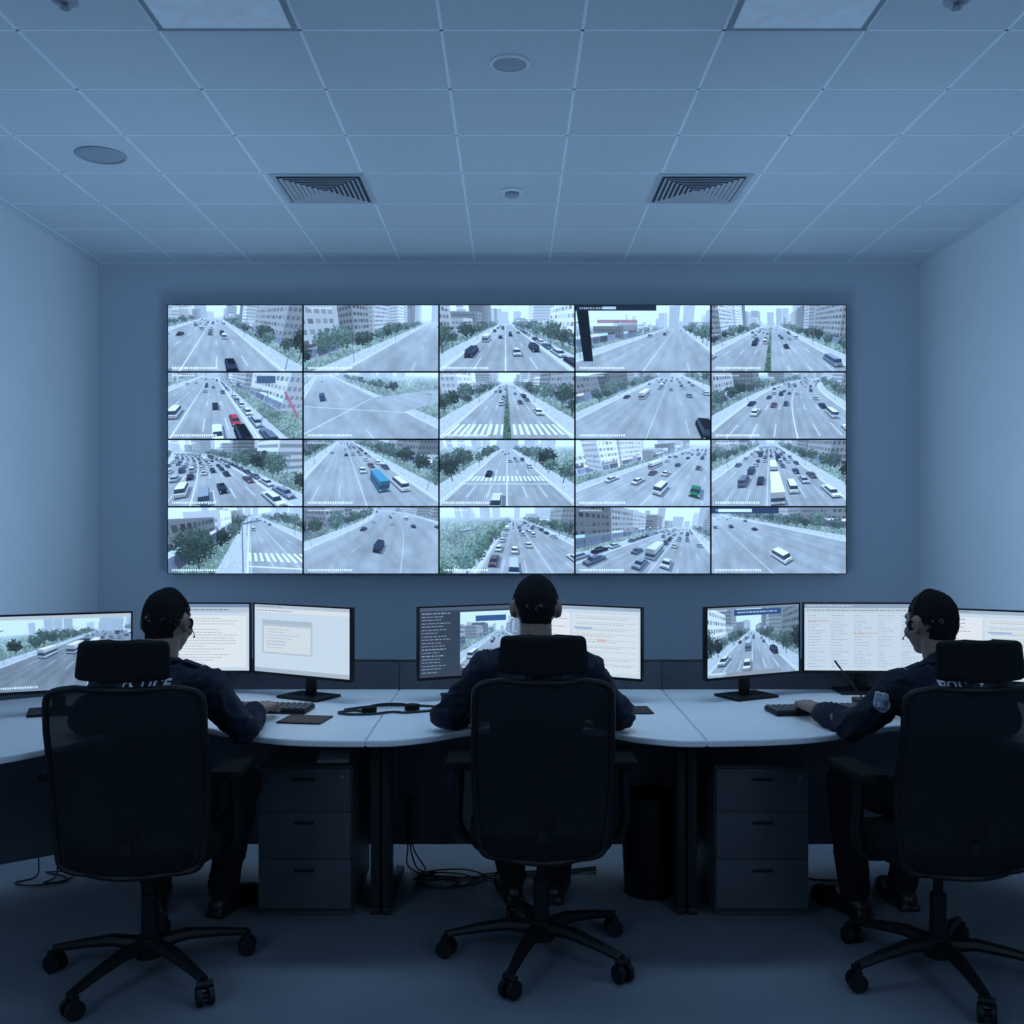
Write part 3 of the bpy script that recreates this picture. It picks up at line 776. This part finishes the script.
# ------------------------------------------------------------------ office chair
def chair(x, y, rot, star, label, wk=1.0):
    r = root('office_chair', (x, y, 0), rot, label, 'office chair', 'office chairs at the control desks')
    b = B().lathe([(.0, .065), (.045, .065), (.05, .09), (.042, .13), (.03, .135), (0, .135)])
    cs = []
    for k in range(5):
        a = math.radians(star+72*k)-rot
        c, s_ = math.cos(a), math.sin(a)
        b.tube([(c*.03, s_*.03, .105), (c*.12, s_*.12, .112), (c*.22, s_*.22, .098), (c*.32, s_*.32, .078)], [.030, .026, .021, .016], 8, flat=.8)
        cs.append((c*.325, s_*.325, a))
    base = b.out('chair_base', M_black, r)
    for cx, cy, a in cs:
        q = B(); ta = a+1.2
        t_ = Vector((math.cos(ta), math.sin(ta), 0)); ctr = Vector((cx, cy, .030))
        for sg in (-1, 1): q.cyl(ctr+t_*sg*.010, ctr+t_*sg*.026, .030, .030, 20)
        q.cyl(ctr-t_*.010, ctr+t_*.010, .012)
        q.tube([ctr+Vector((0, 0, .036))+t_*s2 for s2 in (-.024, 0, .024)], .012, 8)
        q.cyl((cx, cy, .05), (cx, cy, .088), .008)
        q.out('caster', M_black, base)
    B().cyl((0, 0, .12), (0, 0, .27), .027).cyl((0, 0, .25), (0, 0, .41), .016).out('gas_lift', M_black, r)
    B().box((0, -.03, .405), (.16, .24, .045), .012).cyl((.06, .02, .40), (.22, .02, .395), .007).out('tilt_mechanism', M_black, r)
    def sup(w, d, n=3.2, N=40, y0=0):
        o = []
        for k in range(N):
            a = 2*math.pi*k/N; c, s_ = math.cos(a), math.sin(a)
            o.append((w*abs(c)**(2/n)*(1 if c >= 0 else -1), y0+d*abs(s_)**(2/n)*(1 if s_ >= 0 else -1)))
        return o
    t_ = bmesh.new(); rings = []
    for sc_, z in ((.86, .405), (.97, .415), (1, .44), (.99, .466), (.93, .480), (.75, .484), (.4, .480)):
        rings.append([t_.verts.new((px*sc_, py*sc_+.0, z-.03*max(0, (py*sc_-.12)/.13)**2)) for px, py in sup(.245, .235)])
    for A_, B_ in zip(rings, rings[1:]):
        for k in range(40): t_.faces.new((A_[k], A_[(k+1) % 40], B_[(k+1) % 40], B_[k]))
    t_.faces.new(rings[0][::-1]); t_.faces.new(rings[-1])
    b = B(); merge(b.bm, t_); b.out('seat', M_blackfab, r)
    zb, zt = .395, .985
    def yb(v): return -.228-.052*v+.025*math.sin(math.pi*min(1, v*1.3))
    def hw(v):
        w = wk*(.206+.026*math.sin(min(1, v*1.9)*math.pi/2)-.004*v)
        e = abs(2*v-1)
        return w*max(0.0, (1-e**24))**(1/4)
    def surf(o_):
        def fn(u, v):
            v2 = .002+.996*v; uu = 2*u-1
            return (uu*hw(v2), yb(v2)+.045*uu*uu+o_*(1-.8*abs(uu)**8), zb+(zt-zb)*v2)
        return fn
    b = B(); b.grid(surf(.004), 24, 60)
    b.out('backrest', M_meshfab, r)
    rim = []
    N = 180
    for k in range(N):
        q = k/N*4
        if q < 1: u, v = 1, .5-.5*math.cos(math.pi*q)
        elif q < 2: u, v = 1-(q-1)*2, 1
        elif q < 3: u, v = -1, .5+.5*math.cos(math.pi*(q-2))
        else: u, v = -1+(q-3)*2, 0
        v2 = .003+.994*v
        rim.append((u*hw(v2), yb(v2)+.045*u*u, zb+(zt-zb)*v2))
    B().tube(rim, .011, 8, True).out('back_frame', M_black, r)
    b = B()
    b.tube(catmull([(0, -.10, .405), (0, -.18, .395), (0, -.222, .41), (0, -.218, .50)], 5), .022, 10, flat=.5)
    b.box((0, -.212, .60), (.08, .010, .20), .004)
    b.out('back_bracket', M_black, r)
    for sx in (-1, 1): B().box((sx*.05, -.270, 1.0), (.022, .012, .08), .005).out('headrest_post', M_black, r)
    def hr(o_):
        def fn(u, v):
            uu = 2*u-1; e = abs(2*v-1)*.999; k_ = (1-abs(uu)**9)
            return (uu*(.146-.010*v)*max(0, (1-e**12))**(1/4), -.270+.035*uu*uu+o_*(1-e**9)**.5*(.35+.65*k_)-.012*(1-v), 1.006+.128*v)
        return fn
    b = B(); b.grid(hr(.024), 22, 22); b.grid(hr(-.022), 22, 22)
    f0, f1 = hr(.024), hr(-.022)
    b.grid(lambda u, v: (Vector(f0(0, v))*(1-u)+Vector(f1(0, v))*u), 2, 22); b.grid(lambda u, v: (Vector(f0(1, v))*(1-u)+Vector(f1(1, v))*u), 2, 22)
    bmesh.ops.remove_doubles(b.bm, verts=b.bm.verts, dist=.0004)
    b.out('headrest', M_blackfab, r)
    for sx in (-1, 1):
        b = B()
        b.tube(catmull([(sx*.10, .0, .408), (sx*.24, .0, .405), (sx*.285, -.01, .46), (sx*.285, -.01, .56), (sx*.28, -.01, .665)], 4), .019, 8)
        a_ = b.out('armrest', M_black, r)
        B().box((sx*.275, .02, .680), (.095, .26, .032), .013).out('arm_pad', M_blackfab, a_)
    return r
chair(-1.195, 3.40, math.radians(1), 31, 'black mesh office chair with headrest, occupied, five-star caster base', 1.06)
chair(.10, 3.54, 0, 35, 'black mesh office chair with headrest, seen squarely from behind', .97)
chair(1.405, 3.40, math.radians(7), 56, 'black mesh office chair with headrest, turned slightly toward the desk', 1.04)

# ------------------------------------------------------------------ people
def person(x, y, rot, top, yaw, hx, arms, legs, label, patch=False, mic=True):
    """arms / legs given in world coordinates per side (-1,+1)."""
    r = root('person', (x, y, 0), rot, label, 'person', 'seated officers at the desks')
    Mi = (Matrix.Translation((x, y, 0)) @ Matrix.Rotation(rot, 4, 'Z')).inverted()
    def L(p): return Mi @ Vector(p)
    dz = top-1.30
    hc = Vector((hx, .15, top-.102))
    RH = Matrix.Rotation(yaw, 4, 'Z') @ Matrix.Rotation(math.radians(-6), 4, 'X')
    def hp(px, py, pz): return hc+(RH @ Vector((px, py, pz)))
    sh = {}
    for sg in (-1, 1): sh[sg] = Vector((sg*.172+hx*.5, .075, .972+dz))
    def torso(b, m, low=True):
        b.sph((0, .0, .565), (.155+m, .115+m, .095+m))
        b.sph((hx*.1, .01, .68), (.140+m, .10+m, .12+m))
        b.sph((hx*.3, .045, .82+dz*.6), (.158+m, .108+m, .13+m))
        b.sph((hx*.5, .07, .93+dz), (.165+m, .095+m, .10+m))
        b.cap((hx*.5-.13, .07, .975+dz), (hx*.5+.13, .07, .975+dz), .050+m)
        b.cap((hx*.5, .07, 1.0+dz), (hx*.6, .085, 1.03+dz), .070+m, .056+m)
        for sg in (-1, 1):
            b.cap((hx*.5, .075, 1.020+dz), sh[sg], .043+m, .050+m)
            b.sph(sh[sg], .057+m)
    b = B(); torso(b, 0)
    b.cap((hx*.6, .08, 1.0+dz), hp(0, -.02, -.06), .058, .056)
    b.sph(hp(0, -.008, .002), (.076, .094, .098), RH)
    b.sph(hp(0, .025, -.05), (.060, .066, .070), RH)
    b.sph(hp(0, .058, -.098), (.028, .026, .022), RH)
    b.cap(hp(0, .086, -.005), hp(0, .105, -.045), .009, .013)
    b.cap(hp(-.03, .079, .012), hp(.03, .079, .012), .013)
    b.cap(hp(-.018, .086, -.073), hp(.018, .086, -.073), .008)
    for sg in (-1, 1):
        b.sph(hp(sg*.036, .058, -.042), .027)
        b.sph(hp(sg*.084, -.014, -.018), (.010, .019, .032), RH)
        b.sph(hp(sg*.074, -.004, -.04), (.010, .010, .012), RH)
    for sg in (-1, 1):
        el, wr, tip = [L(p) for p in arms[sg]]
        s0 = sh[sg]
        b.cap(s0, el, .048, .040); b.cap(el, (el*.6+wr*.4), .041, .039); b.cap(el*.6+wr*.4, wr, .039, .027)
        d = (tip-wr); d.z = 0; d.normalize(); side = Vector((-d.y, d.x, 0))*(-1)
        inner = side*(-sg)
        up = Vector((0, 0, 1))
        for k, o in enumerate((.030, .011, -.009, -.028)):
            kn = wr+d*(.088-.004*abs(k-1))+inner*o+up*.004
            b.cap(wr+inner*o*.6, kn, .017, .012)
            ln = (.068, .078, .072, .056)[k]; curl = (.10, .12, .14, .18)[k]
            p1 = kn+d*ln*.45+up*(.004); p2 = p1+d*ln*.32-up*ln*(.12+curl); p3 = p2+d*ln*.22-up*ln*.22
            b.cap(kn, p1, .0105, .0095); b.cap(p1, p2, .0095, .0085); b.cap(p2, p3, .0085, .0075)
        t0 = wr+d*.022+inner*.022; t1 = t0+d*.035+inner*.030-up*.006; t2 = t1+d*.030+inner*.008-up*.006
        b.cap(t0, t1, .015, .0115); b.cap(t1, t2, .0115, .0095)
        hj = Vector((sg*.085, .03, .555)); kn, an = [L(p) for p in legs[sg]]
        b.cap(hj, kn, .078, .052); b.cap(kn, kn*.65+an*.35, .050, .050); b.cap(kn*.65+an*.35, an, .050, .036)
        fd = (kn-hj); fd.z = 0; fd.normalize()
        b.cap(an+Vector((0, 0, -.02)), Vector((an.x, an.y, .04))+fd*.12, .035, .024)
    body = mobj('body', remesh(b, .0055, 2, .5), M_skin, r, ang=180)
    for sg in (-1, 1):
        B().sph(hp(sg*.030, .078, -.010), .0125).sph(hp(sg*.030, .0875, -.010), .0050, mi=1).out('eye', [M_eye, M_hair], r)
    b = B(); torso(b, .014)
    for sg in (-1, 1):
        el, wr, tip = [L(p) for p in arms[sg]]
        b.cap(sh[sg], el, .064, .054); b.cap(el, el*.5+wr*.5, .055, .051); b.cap(el*.5+wr*.5, wr+(el-wr).normalized()*.02, .051, .038)
    b.cap((hx*.62, .075, 1.03+dz), (hx*.64, .085, 1.048+dz), .064, .062)
    sm = remesh(b, .008, 3, .5, fold=.013, ff=12)
    bvh = BVHTree.FromPolygons([v.co.copy() for v in sm.vertices], [tuple(p.vertices) for p in sm.polygons])
    mobj('uniform_jacket', sm, M_uniform, r, ang=180)
    ring = [(hx*.63+.065*math.cos(a), .085+.064*math.sin(a), 1.058+dz-.012*math.sin(a)) for a in [2*math.pi*k/28 for k in range(28)]]
    B().tube(ring, .011, 8, True).out('collar', M_uniform, r)
    for sg in (-1, 1):
        p = Vector((hx*.5+sg*.13, .075, 1.2)); h_ = bvh.ray_cast(p, Vector((0, 0, -1)))
        if h_[0]:
            z = h_[0].z
            ep = B().box((p.x, p.y, z+.003), (.085, .040, .007), .002, Matrix.Rotation(sg*.32, 4, 'Y')).out('epaulette', M_uniform, r)
            B().box((p.x+sg*.03, p.y, z-.003), (.006, .030, .009), .001, Matrix.Rotation(sg*.32, 4, 'Y')).out('rank_mark', M_patchf, ep, label='pale rank bar on the epaulette')
    b = B(); b.sph((0, .0, .565), (.172, .132, .105))
    for sg in (-1, 1):
        hj = Vector((sg*.085, .03, .555)); kn, an = [L(p) for p in legs[sg]]
        b.cap(hj, kn, .092, .067); b.cap(kn, kn*.6+an*.4, .066, .064); b.cap(kn*.6+an*.4, an, .064, .058)
    mobj('trousers', remesh(b, .010, 4, .5, fold=.008, ff=9), M_trouser, r, ang=180)
    for sg in (-1, 1):
        hj = Vector((sg*.085, .03, .555)); kn, an = [L(p) for p in legs[sg]]
        fd = (kn-hj); fd.z = 0; fd.normalize(); fa = math.atan2(fd.y, fd.x)-math.pi/2
        Rf = Matrix.Rotation(fa, 4, 'Z')
        b = B(); c0 = Vector((an.x, an.y, 0))
        b.cap(c0+Vector((0, 0, .105)), c0+Vector((0, 0, .06)), .046, .043)
        b.sph(c0+Rf @ Vector((0, -.02, .042)), (.040, .052, .040), Rf)
        b.sph(c0+Rf @ Vector((0, .07, .045)), (.043, .10, .036), Rf)
        b.sph(c0+Rf @ Vector((0, .15, .036)), (.046, .065, .030), Rf)
        b.box(c0+Rf @ Vector((0, .065, .014)), (.080, .27, .024), .010, Rf)
        mobj('shoe', remesh(b, .007, 2, .5), M_shoe, r, ang=180)
    # close-cropped hair hugging the skull: crown, sides above the ears and nape
    b = B()
    b.sph(hp(0, -.010, .006), (.0768, .0935, .0960), RH)
    b.sph(hp(0, -.038, -.020), (.066, .062, .060), RH)
    b.sph(hp(0, -.036, -.058), (.055, .048, .036), RH)
    hm = remesh(b, .003, 4, .5)
    bm = bmesh.new(); bm.from_mesh(hm)
    Rinv = RH.inverted()
    kill = []
    for v in bm.verts:
        q = Rinv @ (v.co-hc)
        line = .040 if q.y > .055 else (.040-(.055-q.y)*.7 if q.y > -.01 else -.10)
        line += .008*noise.noise(q*90)
        nape = -.080+.006*noise.noise(q*120)
        if q.z < nape: kill.append(v)
        elif q.y > -.03+.004*noise.noise(q*140) and q.z < line and not (abs(q.x) > .05 and -.005 < q.y < .026 and q.z > -.02+.01*noise.noise(q*100)): kill.append(v)
    bmesh.ops.delete(bm, geom=kill, context='VERTS')
    bm.to_mesh(hm); bm.free()
    displace(hm, lambda c: .0016*noise.noise(c*170)+.0016*noise.noise(c*380)+.0016*noise.noise(c*45))
    mobj('hair', hm, M_hair, r, ang=180)
    hs = bpy.data.objects.new('headset', None); COL.objects.link(hs); hs.parent = r
    band = [hp(.083*math.cos(a), -.002, -.015+.119*math.sin(a)) for a in [math.pi*k/24 for k in range(25)]]
    B().tube(band, .0030, 8).out('headband', M_black, hs)
    cr_ = .021 if mic else .014
    for sg in (-1, 1):
        B().cyl(hp(sg*.080, -.004, -.018), hp(sg*.093, -.004, -.018), cr_, cr_*.85, 24).out('ear_cup', M_blackfab, hs)
    if mic:
        ms = 1 if yaw <= 0 else -1
        B().tube(catmull([hp(ms*.088, .0, -.03), hp(ms*.080, .040, -.05), hp(ms*.068, .068, -.064)], 5), .0015, 8).cap(hp(ms*.068, .068, -.064), hp(ms*.062, .074, -.066), .003).out('microphone_boom', M_black, hs)
    cu = bpy.data.curves.new('txt', 'FONT'); cu.body = 'POLICE'; cu.size = .045; cu.align_x = 'CENTER'; cu.space_character = 1.2; cu.offset = .0016
    to = bpy.data.objects.new('txt', cu); COL.objects.link(to); bpy.context.view_layer.update()
    tm = bpy.data.meshes.new_from_object(to.evaluated_get(bpy.context.evaluated_depsgraph_get()))
    bpy.data.objects.remove(to)
    bm = bmesh.new(); bm.from_mesh(tm); bmesh.ops.triangulate(bm, faces=bm.faces)
    for _ in range(2): bmesh.ops.subdivide_edges(bm, edges=[e for e in bm.edges if e.calc_length() > .012], cuts=1)
    bmesh.ops.triangulate(bm, faces=bm.faces)
    for v in bm.verts:
        px, pz = v.co.x+hx*.5, v.co.y+.980+dz
        h_ = bvh.ray_cast(Vector((px, -1, pz)), Vector((0, 1, 0)))
        v.co = Vector((px, (h_[0].y if h_[0] else -.05)-.006, pz))
    bm.to_mesh(tm); bm.free()
    mobj('back_lettering', tm, M_letter, r, smooth=False, label='white POLICE lettering on the upper back')
    if patch:
        el = L(arms[patch][0]); s0 = sh[patch]; c = s0*.74+el*.26
        dirv = Vector((patch*.8, -.6, 0)).normalized(); ux = Vector((0, 0, 1)).cross(dirv).normalized(); uz = Vector((0, 0, 1))
        def decal(pts2, o_, m, nm, lab, par):
            t_ = bmesh.new()
            V = []
            for (a, b_) in [(0, 0)]+pts2:
                o = c+ux*a+uz*b_+dirv*.4
                h_ = bvh.ray_cast(o, -dirv)
                q = (h_[0] if h_[0] else c+ux*a+uz*b_+dirv*.06)+dirv*o_
                V.append(t_.verts.new(q))
            n = len(pts2)
            for k in range(n): t_.faces.new((V[0], V[1+k], V[1+(k+1) % n]))
            bmesh.ops.recalc_face_normals(t_, faces=t_.faces)
            bb = B(); merge(bb.bm, t_); return bb.out(nm, m, par, smooth=False, label=lab)
        def dens(p, m=3):
            o = []
            for i in range(len(p)):
                a, b_ = p[i], p[(i+1) % len(p)]
                for k in range(m): o.append((a[0]+(b_[0]-a[0])*k/m, a[1]+(b_[1]-a[1])*k/m))
            return o
        sp = dens([(-.028, .030), (-.014, .035), (0, .031), (.014, .035), (.028, .030), (.030, .0), (.024, -.021), (.011, -.034), (0, -.038), (-.011, -.034), (-.024, -.021), (-.030, 0)])
        pt = decal(sp, .005, M_patch, 'arm_patch', 'white-edged shield police patch on the sleeve', r)
        decal([(a*.84, b_*.84) for a, b_ in sp], .008, M_patchf, 'patch_field', 'slate field of the shield patch', pt)
        decal([(.016*math.cos(k*.2618*2)*(1 if k % 2 else .5), .016*math.sin(k*.2618*2)*(1 if k % 2 else .5)-.008) for k in range(12)], .011, M_patch, 'patch_emblem', 'pale star emblem on the patch', pt)
        cu = bpy.data.curves.new('txt', 'FONT'); cu.body = 'POLICE'; cu.size = .013; cu.align_x = 'CENTER'
        to = bpy.data.objects.new('txt', cu); COL.objects.link(to); bpy.context.view_layer.update()
        tm = bpy.data.meshes.new_from_object(to.evaluated_get(bpy.context.evaluated_depsgraph_get())); bpy.data.objects.remove(to)
        for v in tm.vertices:
            a, b_ = v.co.x, v.co.y+.012
            h_ = bvh.ray_cast(c+ux*a+uz*b_+dirv*.4, -dirv)
            v.co = (h_[0] if h_[0] else c+ux*a+uz*b_+dirv*.06)+dirv*.011
        mobj('patch_lettering', tm, M_patch, pt, smooth=False, label='tiny POLICE lettering on the patch')
    return r

person(-1.21, 3.44, math.radians(-8), 1.262, math.radians(-5), -.01,
       {1: ((-.925, 3.56, .775), (-.945, 3.80, .797), (-.91, 3.95, .78)), -1: ((-1.50, 3.60, .80), (-1.30, 3.84, .80), (-1.24, 3.98, .78))},
       {1: ((-.99, 3.80, .535), (-1.10, 3.93, .10)), -1: ((-1.37, 3.84, .535), (-1.36, 3.95, .10))},
       'person in navy police uniform and headset typing, head turned')
person(.085, 3.54, 0, 1.302, 0.0, .0,
       {1: ((.385, 3.66, .805), (.235, 3.87, .80), (.18, 4.0, .78)), -1: ((-.235, 3.66, .805), (-.07, 3.87, .80), (-.01, 4.0, .78))},
       {1: ((.24, 3.93, .535), (.17, 4.07, .10)), -1: ((-.08, 3.93, .535), (.0, 4.07, .10))},
       'person in navy police uniform seated with both elbows on desk', mic=False)
person(1.49, 3.43, math.radians(14), 1.258, math.radians(6), .0,
       {-1: ((1.19, 3.60, .78), (1.13, 3.81, .800), (1.10, 3.95, .79)), 1: ((1.72, 3.60, .80), (1.50, 3.86, .80), (1.43, 4.0, .78))},
       {-1: ((1.22, 3.79, .535), (1.30, 3.92, .10)), 1: ((1.54, 3.86, .535), (1.52, 4.0, .10))},
       'person in navy police uniform with sleeve patch reaching to keyboard', patch=-1)

# ------------------------------------------------------------------ camera and lights
cam = bpy.data.cameras.new('camera'); co = bpy.data.objects.new('camera', cam); COL.objects.link(co)
co.location = (0, 0, 1.5); co.rotation_euler = (math.radians(90), 0, 0)
cam.sensor_width = 36; cam.lens = 36*F/1024; cam.shift_y = 8/1024
sc.camera = co

def area(name, loc, target, sx, sy, power, col, spread=180):
    l = bpy.data.lights.new(name, 'AREA'); l.shape = 'RECTANGLE'; l.size = sx; l.size_y = sy; l.energy = power; l.color = col
    l.spread = math.radians(spread)
    o = bpy.data.objects.new(name, l); COL.objects.link(o); o.location = loc
    o.rotation_euler = (Vector(target)-Vector(loc)).to_track_quat('-Z', 'Y').to_euler()
    return o
BL = (.46, .70, 1.0)
area('fill_up_ceiling', (0, 6.2, .25), (0, 5.8, 3.5), 3.6, 1.0, 21, BL, 130)  # unseen fill lamp added behind the desks to brighten the ceiling
area('fill_wall_a', (-.6, 5.7, .30), (-3.34, 5.9, 1.9), 1.2, .8, 21, BL, 115)  # added fill, hidden behind the desks, washes the left wall
area('fill_wall_b', (.6, 5.7, .30), (3.29, 5.9, 1.9), 1.2, .8, 21, BL, 115)  # matching hidden lamp added to wash the right wall
area('fill_rear_a', (2.6, -.8, 2.7), (-3.3, 6.0, 2.2), 1.2, 1.6, 28, BL)  # fill added behind the camera, not a fitting of the room
area('fill_rear_b', (-2.6, -.8, 2.7), (3.3, 6.0, 2.2), 1.2, 1.6, 28, BL)  # second added fill behind the camera, aimed across from the left
area('fill_desk', (0, 3.75, 3.5), (0, 4.25, .75), 3.4, .3, 10, BL, 80)  # lamp added above the frame to lift the desk tops
w = bpy.data.worlds.new('world'); sc.world = w; w.use_nodes = True
w.node_tree.nodes['Background'].inputs['Color'].default_value = (.05, .08, .13, 1)
w.node_tree.nodes['Background'].inputs['Strength'].default_value = .5
